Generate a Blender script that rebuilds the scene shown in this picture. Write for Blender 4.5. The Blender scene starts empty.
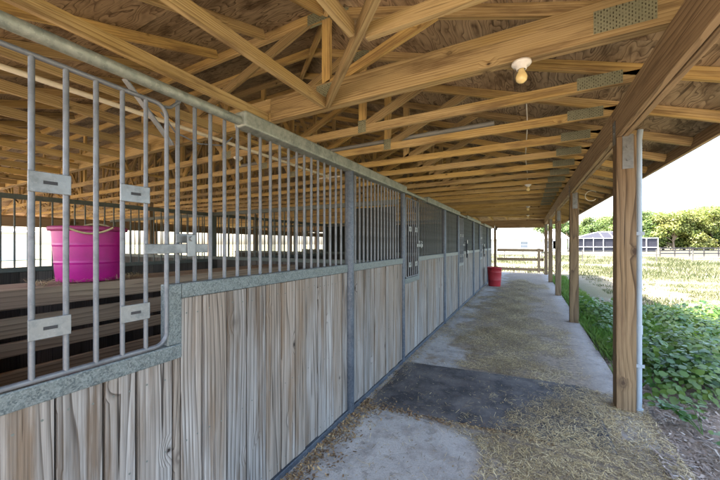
import bpy, math, random
import numpy as np
from mathutils import Vector, Matrix, noise as mnoise
random.seed(7)
rng = np.random.default_rng(5)
S = bpy.context.scene
COL = S.collection
R = math.radians

# ------------------------------------------------------------------ tagging
def tag(o, label=None, cat=None, group=None, kind=None):
    if label: o['label'] = label
    if cat: o['category'] = cat
    if group: o['group'] = group
    if kind: o['kind'] = kind
    return o

def empty(name, loc=(0, 0, 0), label=None, cat=None, group=None):
    o = bpy.data.objects.new(name, None)
    o.empty_display_size = .2
    o.location = loc
    COL.objects.link(o)
    return tag(o, label, cat, group)

# ------------------------------------------------------------------ node helper
class NT:
    def __init__(s, name):
        s.m = bpy.data.materials.new(name); s.m.use_nodes = True
        s.t = s.m.node_tree; s.t.nodes.clear()
        s.out = s.t.nodes.new('ShaderNodeOutputMaterial')
        s.b = s.t.nodes.new('ShaderNodeBsdfPrincipled')
        s.t.links.new(s.b.outputs[0], s.out.inputs[0])
    def n(s, typ, ins=None, **kw):
        nd = s.t.nodes.new(typ)
        for k, v in kw.items(): setattr(nd, k, v)
        for k, v in (ins or {}).items(): s.put(nd.inputs[k], v)
        return nd
    def put(s, sock, v):
        if isinstance(v, bpy.types.NodeSocket): s.t.links.new(v, sock)
        elif isinstance(v, bpy.types.Node): s.t.links.new(v.outputs[0], sock)
        else:
            if sock.type == 'RGBA' and len(v) == 3: v = (*v, 1)
            sock.default_value = v
    def attr(s, name, o='Vector'):
        return s.n('ShaderNodeAttribute', attribute_name=name).outputs[o]
    def math(s, op, a, b=0., c=0., clamp=False):
        return s.n('ShaderNodeMath', {0: a, 1: b, 2: c}, operation=op, use_clamp=clamp).outputs[0]
    def vmul(s, v, k):
        return s.n('ShaderNodeVectorMath', {0: v, 1: k}, operation='MULTIPLY').outputs[0]
    def vadd(s, v, k):
        return s.n('ShaderNodeVectorMath', {0: v, 1: k}, operation='ADD').outputs[0]
    def noise(s, v, scale, detail=4, rough=.55, dist=0.):
        return s.n('ShaderNodeTexNoise', {'Vector': v, 'Scale': scale, 'Detail': detail, 'Roughness': rough, 'Distortion': dist}).outputs['Fac']
    def ramp(s, f, stops, interp='LINEAR'):
        nd = s.n('ShaderNodeValToRGB', {0: f})
        cr = nd.color_ramp; cr.interpolation = interp
        while len(cr.elements) < len(stops): cr.elements.new(.5)
        for e, (p, c) in zip(cr.elements, stops):
            e.position = p
            e.color = (*c, 1) if not isinstance(c, (int, float)) else (c, c, c, 1)
        return nd.outputs[0]
    def mix(s, f, a, b, mode='MIX'):
        nd = s.n('ShaderNodeMix', data_type='RGBA', blend_type=mode)
        s.put(nd.inputs[0], f); s.put(nd.inputs[6], a); s.put(nd.inputs[7], b)
        return nd.outputs[2]
    def mapr(s, v, a, b, c, d):
        return s.n('ShaderNodeMapRange', {0: v, 1: a, 2: b, 3: c, 4: d}).outputs[0]
    def bump(s, h, strength=.3, dist=.01):
        nd = s.n('ShaderNodeBump', {'Strength': strength, 'Distance': dist, 'Height': h})
        s.t.links.new(nd.outputs[0], s.b.inputs['Normal'])
    def set(s, **kw):
        for k, v in kw.items(): s.put(s.b.inputs[k.replace('_', ' ')], v)

# wood: gv = (along the grain, across, other) in metres; tint = one random number per piece
def wood(name, light, dark, ring=(.6, 6., 7., 48.), ringamt=.7, knots=.3, rough=.75, stain=None, stainamt=0., tint_lo=.75, tint_hi=1.15, alt=None, fibre=.35, bump=.25, knotcol=(.05, .03, .018), kx=4., ky=6., kr=1., crack=0., stainscale=(1.1, 9.)):
    t = NT(name)
    gv = t.attr('gv'); ti = t.attr('tint', 'Fac')
    vo = t.n('ShaderNodeTexVoronoi', {'Vector': t.vmul(gv, (kx, ky, ky)), 'Scale': 1., 'Randomness': 1.})
    vc = t.n('ShaderNodeSeparateColor', {0: vo.outputs['Color']}).outputs
    has = t.math('LESS_THAN', vc[0], knots)
    bulge = t.math('MULTIPLY', t.math('MULTIPLY', t.ramp(vo.outputs['Distance'], [(0, 1), (.08, .8), (.30, 0)]), has), .022)
    bv = t.n('ShaderNodeCombineXYZ', {1: bulge, 2: bulge}).outputs[0]
    fn = t.n('ShaderNodeTexNoise', {'Vector': t.vmul(gv, (3., 30, 30)), 'Scale': 1., 'Detail': 2.})
    wv = t.vadd(t.vadd(gv, bv), t.vmul(fn.outputs['Color'], (0, .006, .006)))
    cx, cy, N, K = ring
    big = t.noise(t.vmul(wv, (cx, cy, cy)), 1., 1.5, .45)
    wy = t.n('ShaderNodeSeparateXYZ', {0: wv}).outputs
    ph = t.math('ADD', t.math('MULTIPLY', big, N), t.math('MULTIPLY', t.math('ADD', wy[1], t.math('MULTIPLY', wy[2], .6)), K))
    rg = t.ramp(t.math('FRACT', ph), [(0, .0), (.4, .1), (.75, .5), (.9, 1), (.96, .9), (1, .05)])
    fade = t.ramp(t.noise(t.vmul(gv, (1.5, 12, 12)), 1., 2), [(.35, .45), (.6, 1)])
    rg = t.math('MULTIPLY', rg, fade)
    fib = t.noise(t.vmul(gv, (2.4, 150, 150)), 1., 3, .6)
    ra = t.math('MULTIPLY', rg, ringamt)
    base = t.mix(ra, light, dark)
    if alt:
        al = t.noise(t.vmul(gv, (.9, 5, 5)), 1., 3)
        base = t.mix(t.ramp(t.math('ADD', al, t.mapr(ti, 0, 1, -.2, .2)), [(.42, 0), (.62, 1)]), base, t.mix(ra, alt, dark))
    if stain:
        sn = t.noise(t.vmul(gv, (stainscale[0], stainscale[1], stainscale[1])), 1.3, 5, .65)
        base = t.mix(t.ramp(sn, [(.5, 0), (.66, stainamt)]), base, stain)
    base = t.mix(t.mapr(fib, .3, .7, fibre, 0), base, t.vmul(base, (.40, .38, .36)))
    h = t.math('ADD', t.math('MULTIPLY', fib, .5), t.math('MULTIPLY', rg, -.4))
    if crack:
        cn = t.noise(t.vmul(gv, (1.6, 55, 55)), 1., 2, .5)
        ck = t.ramp(cn, [(.27, crack), (.33, 0)])
        base = t.mix(ck, base, t.vmul(base, (.22, .2, .19)))
        h = t.math('SUBTRACT', h, t.math('MULTIPLY', ck, 1.2))
    if knots > 0:
        wob = t.math('ADD', vo.outputs['Distance'], t.mapr(t.noise(gv, 70., 2), 0, 1, -.03, .03))
        rad = t.math('MULTIPLY', wob, t.mapr(vc[1], 0, 1, 2.2 / kr, .9 / kr))
        km = t.math('MULTIPLY', t.ramp(rad, [(.05, 1), (.085, .8), (.10, .4), (.125, .6), (.15, .2), (.24, 0)]), has)
        base = t.mix(km, base, knotcol)
    val = t.mapr(ti, 0, 1, tint_lo, tint_hi)
    cv = t.n('ShaderNodeCombineColor', {0: val, 1: val, 2: val}).outputs[0]
    col = t.mix(1., base, cv, 'MULTIPLY')
    t.set(Base_Color=col, Roughness=rough, Specular_IOR_Level=.25)
    t.bump(h, bump, .004)
    return t.m

M = {}
M['lumber'] = wood('truss lumber', (.74, .56, .27), (.30, .165, .05), (.5, 7., 6., 52.), .75, .27, stain=(.24, .15, .07), stainamt=.75, tint_lo=.52, tint_hi=1.12, alt=(.66, .47, .17), knotcol=(.07, .035, .015), fibre=.5, crack=.5)
M['beam'] = wood('eave beam timber', (.40, .28, .155), (.13, .078, .036), (.4, 3.6, 9., 34.), .85, .24, stain=(.12, .072, .036), stainamt=.55, tint_lo=.85, tint_hi=1.1, kx=2.2, ky=4., kr=1.3, crack=.7)
M['post'] = wood('treated post timber', (.28, .19, .10), (.065, .038, .019), (.55, 4.5, 10., 34.), .95, .34, stain=(.14, .085, .045), stainamt=.55, tint_lo=.85, tint_hi=1.12, alt=(.25, .175, .10), kx=3.2, ky=5., kr=1.25, crack=.85, fibre=.6)
M['boards'] = wood('weathered stall boards', (.43, .41, .375), (.085, .067, .052), (.55, 6.5, 8., 46.), .92, .42, stain=(.19, .13, .08), stainamt=.8, tint_lo=.60, tint_hi=1.12, alt=(.29, .25, .205), fibre=.85, bump=.6, knotcol=(.022, .016, .012), crack=1., kr=.95, stainscale=(.8, 10.))
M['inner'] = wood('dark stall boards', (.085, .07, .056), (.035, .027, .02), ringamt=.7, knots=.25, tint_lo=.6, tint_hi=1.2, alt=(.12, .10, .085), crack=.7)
M['manger'] = wood('worn manger planks', (.42, .30, .19), (.14, .09, .055), (.5, 5., 8., 40.), .8, .22, tint_lo=.75, tint_hi=1.12, alt=(.30, .20, .13), crack=.7)
M['rail'] = wood('gate rail timber', (.46, .32, .19), (.25, .15, .075), ringamt=.6, tint_lo=.8, tint_hi=1.1)
M['greyfence'] = wood('grey fence boards', (.075, .068, .062), (.045, .04, .037), ringamt=.5)
M['ply'] = wood('plywood roof sheathing', (.64, .49, .30), (.07, .038, .018), (2.6, 8.5, 9., 16.), .85, .42, stain=(.15, .095, .05), stainamt=.9, tint_lo=.50, tint_hi=1.12, alt=(.50, .365, .21), fibre=.4, bump=.12, kx=3.2, ky=4.5, kr=1., knotcol=(.03, .017, .008), crack=.8, stainscale=(1.5, 3.2))

def metal(name, c1, c2, c3, scale=9., met=.35, rough=.5, spang=60., thr=(.46, .6)):
    t = NT(name)
    p = t.n('ShaderNodeTexCoord').outputs['Object']
    n1 = t.noise(p, scale, 6, .65)
    vo = t.n('ShaderNodeTexVoronoi', {'Vector': p, 'Scale': spang})
    sp = t.n('ShaderNodeSeparateColor', {0: vo.outputs['Color']}).outputs[0]
    c = t.mix(t.ramp(n1, [(thr[0], 0), (thr[1], 1)]), c1, c2)
    c = t.mix(t.math('MULTIPLY', sp, .28), c, c3)
    fine = t.noise(p, scale * 9, 4, .7)
    c = t.mix(t.ramp(fine, [(.58, 0), (.72, .55)]), c, c3)
    t.set(Base_Color=c, Metallic=met, Roughness=t.mapr(n1, .3, .7, rough - .1, rough + .15))
    t.bump(t.math('ADD', n1, t.math('MULTIPLY', fine, .4)), .2, .003)
    return t.m
M['galv'] = metal('galvanised bar', (.125, .133, .142), (.095, .103, .11), (.21, .215, .22))
M['galvdark'] = metal('shaded dark bar', (.062, .070, .066), (.045, .052, .049), (.12, .125, .12))  # darker copy of the bar metal: dimness of the farther stalls put into the colour
M['pipe'] = metal('galvanised top pipe', (.20, .22, .185), (.125, .145, .125), (.40, .41, .35), 10.)
M['trim'] = metal('peeling galvanised channel', (.045, .062, .066), (.075, .095, .095), (.36, .39, .375), 26., .2, .42, 170., (.45, .55))
M['steelpost'] = metal('dull galvanised post', (.048, .060, .078), (.07, .085, .105), (.17, .185, .20), 8., .45, .45)
M['darkrail'] = metal('dark painted steel', (.085, .10, .085), (.12, .13, .11), (.16, .16, .14), 6., .2, .6)
t = NT('truss nail plate steel'); ti = t.attr('tint', 'Fac'); p = t.n('ShaderNodeTexCoord').outputs['Object']
c = t.mix(t.noise(p, 20., 4, .6), (.19, .20, .125), (.33, .34, .22))
t.set(Base_Color=t.mix(t.ramp(ti, [(.1, 1), (.2, 0)]), c, (.075, .07, .04)), Metallic=.2, Roughness=.55)
M['platemetal'] = t.m
M['platespare'] = metal('truss nail plate steel', (.33, .35, .26), (.25, .27, .19), (.42, .43, .34), 25., .25, .5, 90.)
M['bracket'] = metal('galvanised bracket', (.17, .18, .18), (.125, .135, .135), (.27, .275, .27), 14., .5, .45)

def plain(name, col, rough=.5, var=.12, scale=12., met=0., spec=.5, bump=0.):
    t = NT(name)
    p = t.n('ShaderNodeTexCoord').outputs['Object']
    n1 = t.noise(p, scale, 5, .6)
    c = t.mix(t.mapr(n1, .3, .7, 0, 1), tuple(x * (1 - var) for x in col), tuple(min(1, x * (1 + var)) for x in col))
    t.set(Base_Color=c, Roughness=rough, Metallic=met, Specular_IOR_Level=spec)
    if bump: t.bump(n1, bump, .01)
    return t.m
M['pink'] = plain('hot pink plastic', (.42, .006, .18), .42, .12)
M['pinkrim'] = plain('scuffed pink rim plastic', (.30, .03, .12), .55, .2, 30)
M['rope'] = plain('tan rope', (.42, .33, .18), .9, .2, 60)
M['red'] = plain('faded red plastic', (.32, .018, .026), .5, .12, 6)
M['white'] = plain('white porcelain', (.75, .74, .68), .3, .05)
M['bulb'] = plain('yellowed bulb glass', (.78, .62, .28), .15, .05)
M['pvc'] = plain('cream pvc', (.68, .63, .50), .45, .08, 5)
M['greypvc'] = plain('grey conduit', (.27, .28, .26), .5, .1, 5)
M['bluepvc'] = plain('pale blue grey pipe', (.26, .315, .36), .5, .08, 5)
M['cable'] = plain('white cable', (.62, .60, .52), .6, .08)
M['black'] = plain('slot black', (.02, .02, .022), .7, .2, 9)
M['halter'] = plain('dark nylon webbing', (.025, .025, .03), .8, .2, 30)
M['housewall'] = plain('pale cream wall', (.78, .74, .62), .8, .04, 2)
M['whitepaint'] = plain('white paint', (.74, .75, .74), .5, .06, 4)
M['roofing'] = plain('pale metal roofing', (.62, .63, .62), .5, .06, 1)
M['greyroof'] = plain('grey shingle roof', (.36, .36, .37), .8, .1, 6)
M['palerail'] = plain('weathered pale rail', (.085, .078, .068), .8, .15, 8)
M['screen'] = plain('dark insect screen', (.03, .031, .04), .9, .12, 3, spec=.0)
M['glassdark'] = plain('dark window glass', (.16, .18, .20), .15, .1, 2)
M['bark'] = plain('tree bark', (.16, .12, .085), .9, .3, 8, bump=.5)

def leafmat(name, a, b, c, scale=.6, rough=.55):
    t = NT(name)
    ti = t.attr('tint', 'Fac')
    p = t.n('ShaderNodeTexCoord').outputs['Object']
    n1 = t.noise(p, scale, 3)
    col = t.mix(ti, a, b)
    col = t.mix(t.ramp(n1, [(.42, 0), (.66, .8)]), col, c)
    t.set(Base_Color=col, Roughness=rough, Specular_IOR_Level=.35)
    tr = t.n('ShaderNodeBsdfTranslucent', {0: t.vmul(col, (1.3, 1.4, .7))})
    mx = t.n('ShaderNodeMixShader', {0: .32})
    t.t.links.new(t.b.outputs[0], mx.inputs[1]); t.t.links.new(tr.outputs[0], mx.inputs[2])
    t.t.links.new(mx.outputs[0], t.out.inputs[0])
    return t.m
M['leaf'] = leafmat('shrub leaves', (.028, .078, .02), (.07, .145, .028), (.12, .17, .032), 2.5, .42)
M['grass'] = leafmat('grass blades', (.05, .12, .022), (.10, .18, .035), (.14, .18, .05), .5)
M['drygrass'] = leafmat('sunny field grass', (.042, .058, .02), (.066, .075, .03), (.09, .085, .042), .25)
M['treeleaf'] = leafmat('tree leaves', (.042, .080, .018), (.082, .122, .028), (.105, .13, .03), .25)
M['treeleaf2'] = leafmat('yellow green tree leaves', (.075, .105, .02), (.13, .145, .03), (.15, .135, .035), .3)

t = NT('straw'); ti = t.attr('tint', 'Fac')
t.set(Base_Color=t.ramp(ti, [(0, (.10, .068, .038)), (.35, (.25, .18, .085)), (.7, (.47, .36, .165)), (1, (.70, .58, .32))]), Roughness=.8)
M['straw'] = t.m
t = NT('wood chips'); ti = t.attr('tint', 'Fac')
t.set(Base_Color=t.ramp(ti, [(0, (.065, .05, .04)), (.45, (.20, .155, .12)), (.8, (.33, .275, .225)), (1, (.48, .44, .38))]), Roughness=.9)
M['chips'] = t.m

t = NT('dead leaves'); ti = t.attr('tint', 'Fac')
t.set(Base_Color=t.ramp(ti, [(0, (.06, .035, .02)), (.5, (.20, .115, .05)), (1, (.38, .26, .12))]), Roughness=.85)
M['deadleaf'] = t.m
# concrete
t = NT('worn concrete'); p = t.n('ShaderNodeNewGeometry').outputs['Position']
big = t.noise(p, 1.1, 6, .6); mid = t.noise(p, 5., 6, .65); fine = t.noise(p, 60., 4, .7)
sx = t.n('ShaderNodeSeparateXYZ', {0: p}).outputs
c = t.mix(t.ramp(big, [(.35, 0), (.65, 1)]), (.30, .282, .255), (.45, .425, .38))
c = t.mix(t.ramp(mid, [(.48, 0), (.66, .65)]), c, (.175, .155, .135))
c = t.mix(t.ramp(fine, [(.35, .35), (.5, 0)]), c, (.17, .165, .16))
c = t.mix(t.ramp(fine, [(.60, 0), (.72, .5)]), c, (.55, .53, .49))
gr = t.noise(p, 190., 2, .6)
c = t.mix(t.ramp(gr, [(.33, .6), (.46, 0)]), c, (.13, .12, .11))
blot = t.noise(p, 11., 5, .7)
c = t.mix(t.ramp(blot, [(.56, 0), (.64, .5)]), c, (.12, .105, .09))
# dust and trodden dirt down the middle and right of the aisle
dirt = t.math('ADD', t.mapr(sx[0], -1.25, -.3, -.12, .26), t.math('ADD', t.math('MULTIPLY', t.noise(p, 1.6, 7, .7), 1.15), -.54))
edge = t.math('MAXIMUM', t.mapr(t.math('ADD', sx[0], t.math('MULTIPLY', mid, .3)),   .68, .95, 1., .25), t.mapr(sx[1], 2.7, 3.2, 1., 0.))
fore = t.math('MAXIMUM', t.mapr(t.math('ADD', sx[0], t.math('MULTIPLY', mid, .35)), -.30, .0, 0., 1.), t.mapr(sx[1], 2.5, 2.75, .0, 1.))
dirt = t.math('MULTIPLY', t.math('MULTIPLY', t.ramp(dirt, [(.0, 0), (.09, .85)]), edge), t.math('MAXIMUM', fore, .12))
c = t.mix(dirt, c, t.mix(t.ramp(t.noise(p, 22., 5, .75), [(.35, 0), (.65, 1)]), (.10, .075, .052), (.30, .23, .15)))
t.set(Base_Color=c, Roughness=.85, Specular_IOR_Level=.25)
t.bump(t.math('ADD', t.math('MULTIPLY', mid, .8), t.math('MULTIPLY', fine, .5)), .55, .01)
M['concrete'] = t.m
# rubber mat
t = NT('dusty rubber mat'); p = t.n('ShaderNodeNewGeometry').outputs['Position']
n1 = t.noise(p, 3.2, 6, .65); n2 = t.noise(p, 45., 4, .7)
c = t.mix(t.ramp(n1, [(.4, 0), (.66, .75)]), (.032, .031, .033), (.15, .135, .122))
c = t.mix(t.ramp(n2, [(.55, 0), (.72, .5)]), c, (.2, .18, .16))
t.set(Base_Color=c, Roughness=.7, Specular_IOR_Level=.35); t.bump(t.math('ADD', n1, t.math('MULTIPLY', n2, .4)), .4, .012)
M['mat'] = t.m
# field: pale sand, soil near the barn, green stain under the grass
t = NT('sandy field'); p = t.n('ShaderNodeNewGeometry').outputs['Position']
sx = t.n('ShaderNodeSeparateXYZ', {0: p}).outputs
g1 = t.noise(p, .22, 5, .6); g2 = t.noise(p, 3., 6, .7); g3 = t.noise(p, 40., 4, .7)
c = t.mix(t.ramp(g2, [(.35, 0), (.7, 1)]), (.11, .094, .07), (.165, .142, .108))
c = t.mix(t.ramp(g1, [(.38, 0), (.52, .85)]), c, (.068, .072, .032))
c = t.mix(t.ramp(g3, [(.4, .3), (.55, 0)]), c, (.2, .17, .13))
soil = t.mix(g3, (.15, .11, .08), (.30, .235, .175))
near = t.math('ADD', t.mapr(sx[1], 6., 9.5, 1., 0.), t.math('MULTIPLY', g2, .4))
nearx = t.mapr(sx[0], 4., 5.5, 1., 0.)
c = t.mix(t.math('MULTIPLY', t.ramp(near, [(.4, 0), (.7, 1)]), nearx), c, soil)
t.set(Base_Color=c, Roughness=.95, Specular_IOR_Level=.1); t.bump(t.math('ADD', g2, t.math('MULTIPLY', g3, .5)), .5, .04)
M['field'] = t.m
M['dirt'] = plain('stall dirt', (.13, .10, .075), .95, .3, 5, bump=.4)
M['shade'] = plain('black mesh', (.02, .022, .019), .9, .1)

# ------------------------------------------------------------------ mesh builder
class MB:
    def __init__(s): s.v = []; s.f = []; s.g = []; s.t = []; s.sm = []; s.mi = []; s.cur = 0
    def add(s, vs, fs, gs=None, ti=None, smooth=False):
        o = len(s.v); ti = random.random() if ti is None else ti
        s.v += [tuple(v) for v in vs]; s.f += [tuple(o + i for i in f) for f in fs]
        s.g += [tuple(x) for x in (gs or vs)]; s.t += [ti] * len(vs); s.sm += [smooth] * len(fs); s.mi += [s.cur] * len(fs)
    def beam(s, p0, p1, w, d, up=(0, 0, 1), ti=None):
        """box from p0 to p1; w = size across (side axis), d = size along the up axis"""
        p0 = Vector(p0); p1 = Vector(p1); ax = (p1 - p0); L = ax.length; ax.normalize()
        sd = ax.cross(Vector(up)).normalized(); u = sd.cross(ax)
        vs = []; gs = []; r1 = random.random() * 40; r2 = random.random() * 40
        for a, P in ((0, p0), (L, p1)):
            for i, j in ((-1, -1), (1, -1), (1, 1), (-1, 1)):
                vs.append(P + sd * (i * w / 2) + u * (j * d / 2)); gs.append((a + r1, r2 + j * d / 2, r2 + i * w / 2))
        s.add(vs, [(0, 1, 2, 3), (7, 6, 5, 4), (0, 4, 5, 1), (1, 5, 6, 2), (2, 6, 7, 3), (3, 7, 4, 0)], gs, ti)
    def box(s, a, b, axis=0, ti=None):
        """axis aligned box between corners, grain along axis"""
        a = list(a); b = list(b)
        c = [(a[i] + b[i]) / 2 for i in range(3)]
        p0 = c[:]; p1 = c[:]; p0[axis] = a[axis]; p1[axis] = b[axis]
        o = [i for i in range(3) if i != axis]
        up = [0, 0, 0]
        k = o[0] if abs(b[o[0]] - a[o[0]]) >= abs(b[o[1]] - a[o[1]]) else o[1]
        q = o[1] if k == o[0] else o[0]
        up[k] = 1
        s.beam(p0, p1, abs(b[q] - a[q]), abs(b[k] - a[k]), up, ti)
    def tube(s, pts, r, n=10, cap=True, ti=None, closed=False):
        pts = [Vector(p) for p in pts]; rs = r if isinstance(r, (list, tuple)) else [r] * len(pts)
        N = len(pts); vs = []; prev = None
        for i, P in enumerate(pts):
            if closed: T = (pts[(i + 1) % N] - pts[i - 1])
            else: T = pts[min(i + 1, N - 1)] - pts[max(i - 1, 0)]
            T.normalize()
            if prev is None: A = T.orthogonal().normalized()
            else: A = (prev - T * prev.dot(T)).normalized()
            prev = A; B = T.cross(A)
            for k in range(n):
                q = 2 * math.pi * k / n
                vs.append(P + (A * math.cos(q) + B * math.sin(q)) * rs[i])
        fs = []
        for i in range(N if closed else N - 1):
            j = (i + 1) % N
            for k in range(n):
                m = (k + 1) % n; fs.append((i * n + k, i * n + m, j * n + m, j * n + k))
        o = len(s.f); s.add(vs, fs, None, ti, True)
        if cap and not closed:
            s.add(vs[:n], [tuple(range(n))[::-1]], None, ti); s.add(vs[-n:], [tuple(range(n))], None, ti)
    def lathe(s, prof, c=(0, 0, 0), n=32, ti=None):
        vs = []
        for r, z in prof:
            for k in range(n):
                q = 2 * math.pi * k / n; vs.append((c[0] + r * math.cos(q), c[1] + r * math.sin(q), c[2] + z))
        fs = [(i * n + k, i * n + (k + 1) % n, (i + 1) * n + (k + 1) % n, (i + 1) * n + k) for i in range(len(prof) - 1) for k in range(n)]
        s.add(vs, fs, None, ti, True)
    def build(s, name, mat, parent=None, bevel=0., label=None):
        me = bpy.data.meshes.new(name); me.from_pydata(s.v, [], s.f)
        me.attributes.new('gv', 'FLOAT_VECTOR', 'POINT').data.foreach_set('vector', np.array(s.g, dtype=np.float32).ravel())
        me.attributes.new('tint', 'FLOAT', 'POINT').data.foreach_set('value', np.array(s.t, dtype=np.float32))
        me.polygons.foreach_set('use_smooth', s.sm)
        me.materials.append(mat)
        if any(s.mi): me.materials.append(M['darkrail']); me.polygons.foreach_set('material_index', s.mi)
        me.update()
        o = bpy.data.objects.new(name, me); COL.objects.link(o)
        if parent is not None:
            o.parent = parent
        if bevel:
            b = o.modifiers.new('edge', 'BEVEL'); b.width = bevel; b.segments = 2; b.limit_method = 'ANGLE'
        if label: o['label'] = label
        return o

def quads(name, V, tint, mat, k=4):
    """big cloud of separate k-gons; V = (N,k,3)"""
    N = V.shape[0]
    me = bpy.data.meshes.new(name)
    me.vertices.add(N * k); me.vertices.foreach_set('co', V.reshape(-1).astype(np.float32))
    me.loops.add(N * k); me.loops.foreach_set('vertex_index', np.arange(N * k, dtype=np.int32))
    me.polygons.add(N); me.polygons.foreach_set('loop_start', np.arange(0, N * k, k, dtype=np.int32))
    try: me.polygons.foreach_set('loop_total', np.full(N, k, dtype=np.int32))
    except Exception: pass
    me.attributes.new('tint', 'FLOAT', 'POINT').data.foreach_set('value', np.repeat(tint, k).astype(np.float32))
    me.materials.append(mat); me.update(calc_edges=True); me.validate()
    o = bpy.data.objects.new(name, me); COL.objects.link(o)
    return o

# ================================================================== SETTING
WALL = -1.42
P = 3.6                     # stall pitch
XB0, XB1 = .712, .802       # eave beam
ZB0, ZB1 = 2.505, 2.783
SL = .333
ZD0 = 2.895
XE = 1.55; YE0 = -.8; YE1 = 18.8; XR = -9.6; BX = -5.1
YM = (YE0 + YE1) / 2; AX = XE - (YM - YE0)      # plan of the hips: apex lines meet over YM
XEL = 2 * XR - XE
def zd(x): return ZD0 + SL * (.85 - x) if x > XR else ZD0 + SL * (.85 - (2 * XR - x))
def zhip(y): return min(ZD0 + SL * (y + .1), ZD0 + SL * (18.1 - y))

def fz(x, y):
    if x < 6 and x > -22: k = 0.
    else: k = 1.
    return -.05 + .05 * k * mnoise.noise(Vector((x * .15, y * .15, 3.)))
mb = MB()
# ground sheet: finer near, coarse to the horizon
xs = [-900, -300, -120, -60, -30] + [i * .75 for i in range(-26, 68)] + [60, 80, 120, 300, 900]
ys = [-900, -200, -60, -20] + [i * .75 for i in range(-10, 68)] + [60, 80, 120, 300, 900]
vs = [(x, y, fz(x, y)) for y in ys for x in xs]; nx = len(xs)
mb.add(vs, [(j * nx + i, j * nx + i + 1, (j + 1) * nx + i + 1, (j + 1) * nx + i) for j in range(len(ys) - 1) for i in range(nx - 1)], smooth=True)
tag(mb.build('ground', M['field']), kind='structure')
# concrete aisle slab, cast in lengths
mb = MB()
edges = [-2.5, 2.62, 6.1, 9.75, 13.3, 18.45]
for a, b in zip(edges, edges[1:]):
    nsub = max(4, int((b - a) / .25))
    top = []; 
    for i in range(nsub + 1):
        y = a + .004 + (b - a - .008) * i / nsub
        top.append((WALL - .25, y, 0)); top.append((.875 + .012 * mnoise.noise(Vector((y * 2.3, 1, 7))) + .006 * mnoise.noise(Vector((y * 9, 1, 7))), y, 0))
    m = len(top); allv = top + [(x, y, -.14) for x, y, z in top]
    fs = []
    for i in range(nsub):
        q = 2 * i; fs.append((q, q + 1, q + 3, q + 2)); fs.append((q + 1, m + q + 1, m + q + 3, q + 3))
    fs.append((0, m, m + 1, 1)); fs.append((m - 2, m - 1, 2 * m - 1, 2 * m - 2))
    mb.add(allv, fs)
tag(mb.build('aisle_slab', M['concrete']), kind='structure')
mb = MB(); mb.add([(-20, -2.5, -.03), (WALL - .2, -2.5, -.03), (WALL - .2, 18.45, -.03), (-20, 18.45, -.03)], [(0, 1, 2, 3)])
tag(mb.build('stall_floor', M['dirt']), kind='structure')

# ================================================================== BARN
barn = empty('horse_barn', (0, 0, 0), 'open sided wooden horse barn with exposed roof trusses and brown timber posts', 'barn')
# ---- sheathing, in plywood sheets clipped to each roof plane
def clip(poly, n, d):
    out = []
    for i in range(len(poly)):
        a, b = poly[i], poly[(i + 1) % len(poly)]
        da = n[0] * a[0] + n[1] * a[1] - d; db = n[0] * b[0] + n[1] * b[1] - d
        if da <= 0: out.append(a)
        if da * db < 0:
            k = da / (da - db); out.append((a[0] + (b[0] - a[0]) * k, a[1] + (b[1] - a[1]) * k))
    return out
def plane_sheets(mb, poly, zf, along):
    """poly: convex plan polygon, counter-clockwise"""
    x0 = min(p[0] for p in poly); x1 = max(p[0] for p in poly); y0 = min(p[1] for p in poly); y1 = max(p[1] for p in poly)
    lx, ly = (1.16, 2.44) if along == 'y' else (2.44, 1.16)
    j = 0; v = y0 if along == 'x' else x0
    rows = []
    a0, a1, la, b0, b1, lb = (x0, x1, lx, y0, y1, ly) if along == 'y' else (y0, y1, ly, x0, x1, lx)
    a = a0; r = 0
    while a < a1:
        b = b0 - (1.22 if r % 2 else 0)
        while b < b1:
            g = .002
            q = [(a + g, b + g), (a + la - g, b + g), (a + la - g, b + lb - g), (a + g, b + lb - g)] if along == 'y' else [(b + g, a + g), (b + lb - g, a + g), (b + lb - g, a + la - g), (b + g, a + la - g)]
            for i in range(len(poly)):
                p, s2 = poly[i], poly[(i + 1) % len(poly)]
                n = (s2[1] - p[1], -(s2[0] - p[0])); q = clip(q, n, n[0] * p[0] + n[1] * p[1])
                if len(q) < 3: break
            if len(q) >= 3:
                k = len(q); r1 = random.random() * 30; r2 = random.random() * 30
                vs = [(x, y, zf(x, y)) for x, y in q] + [(x, y, zf(x, y) + .014) for x, y in q]
                gs = [((y, x, 0) if along == 'y' else (x, y, 0)) for x, y in q] * 2
                gs = [(g0 + r1, g1 + r2, r2) for g0, g1, g2 in gs]
                mb.add(vs, [tuple(range(k))[::-1], tuple(range(k, 2 * k))] + [(i, (i + 1) % k, k + (i + 1) % k, k + i) for i in range(k)], gs)
            b += lb
        a += la; r += 1
POLY = {
 'right': ([(XE, YE0), (XE, YE1), (AX, YM)], lambda x, y: ZD0 + SL * (.85 - x), 'y'),
 'left': ([(XEL, YE1), (XEL, YE0), (2 * XR - AX, YM)], lambda x, y: ZD0 + SL * (.85 - (2 * XR - x)), 'y'),
 'near': ([(XEL, YE0), (XE, YE0), (AX, YM), (2 * XR - AX, YM)], lambda x, y: ZD0 + SL * (y + .1), 'x'),
 'far': ([(XE, YE1), (XEL, YE1), (2 * XR - AX, YM), (AX, YM)], lambda x, y: ZD0 + SL * (18.1 - y), 'x')}
mb = MB()
for k, (poly, zf, al) in POLY.items(): plane_sheets(mb, poly, zf, al)
mb.build('roof_sheathing', M['ply'], barn)
mb = MB()
for k, (poly, zf, al) in POLY.items():
    n = len(poly)
    mb.add([(x, y, zf(x, y) + .02) for x, y in poly] + [(x, y, zf(x, y) + .05) for x, y in poly], [tuple(range(n))[::-1], tuple(range(n, 2 * n))] + [(i, (i + 1) % n, n + (i + 1) % n, n + i) for i in range(n)])
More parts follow.
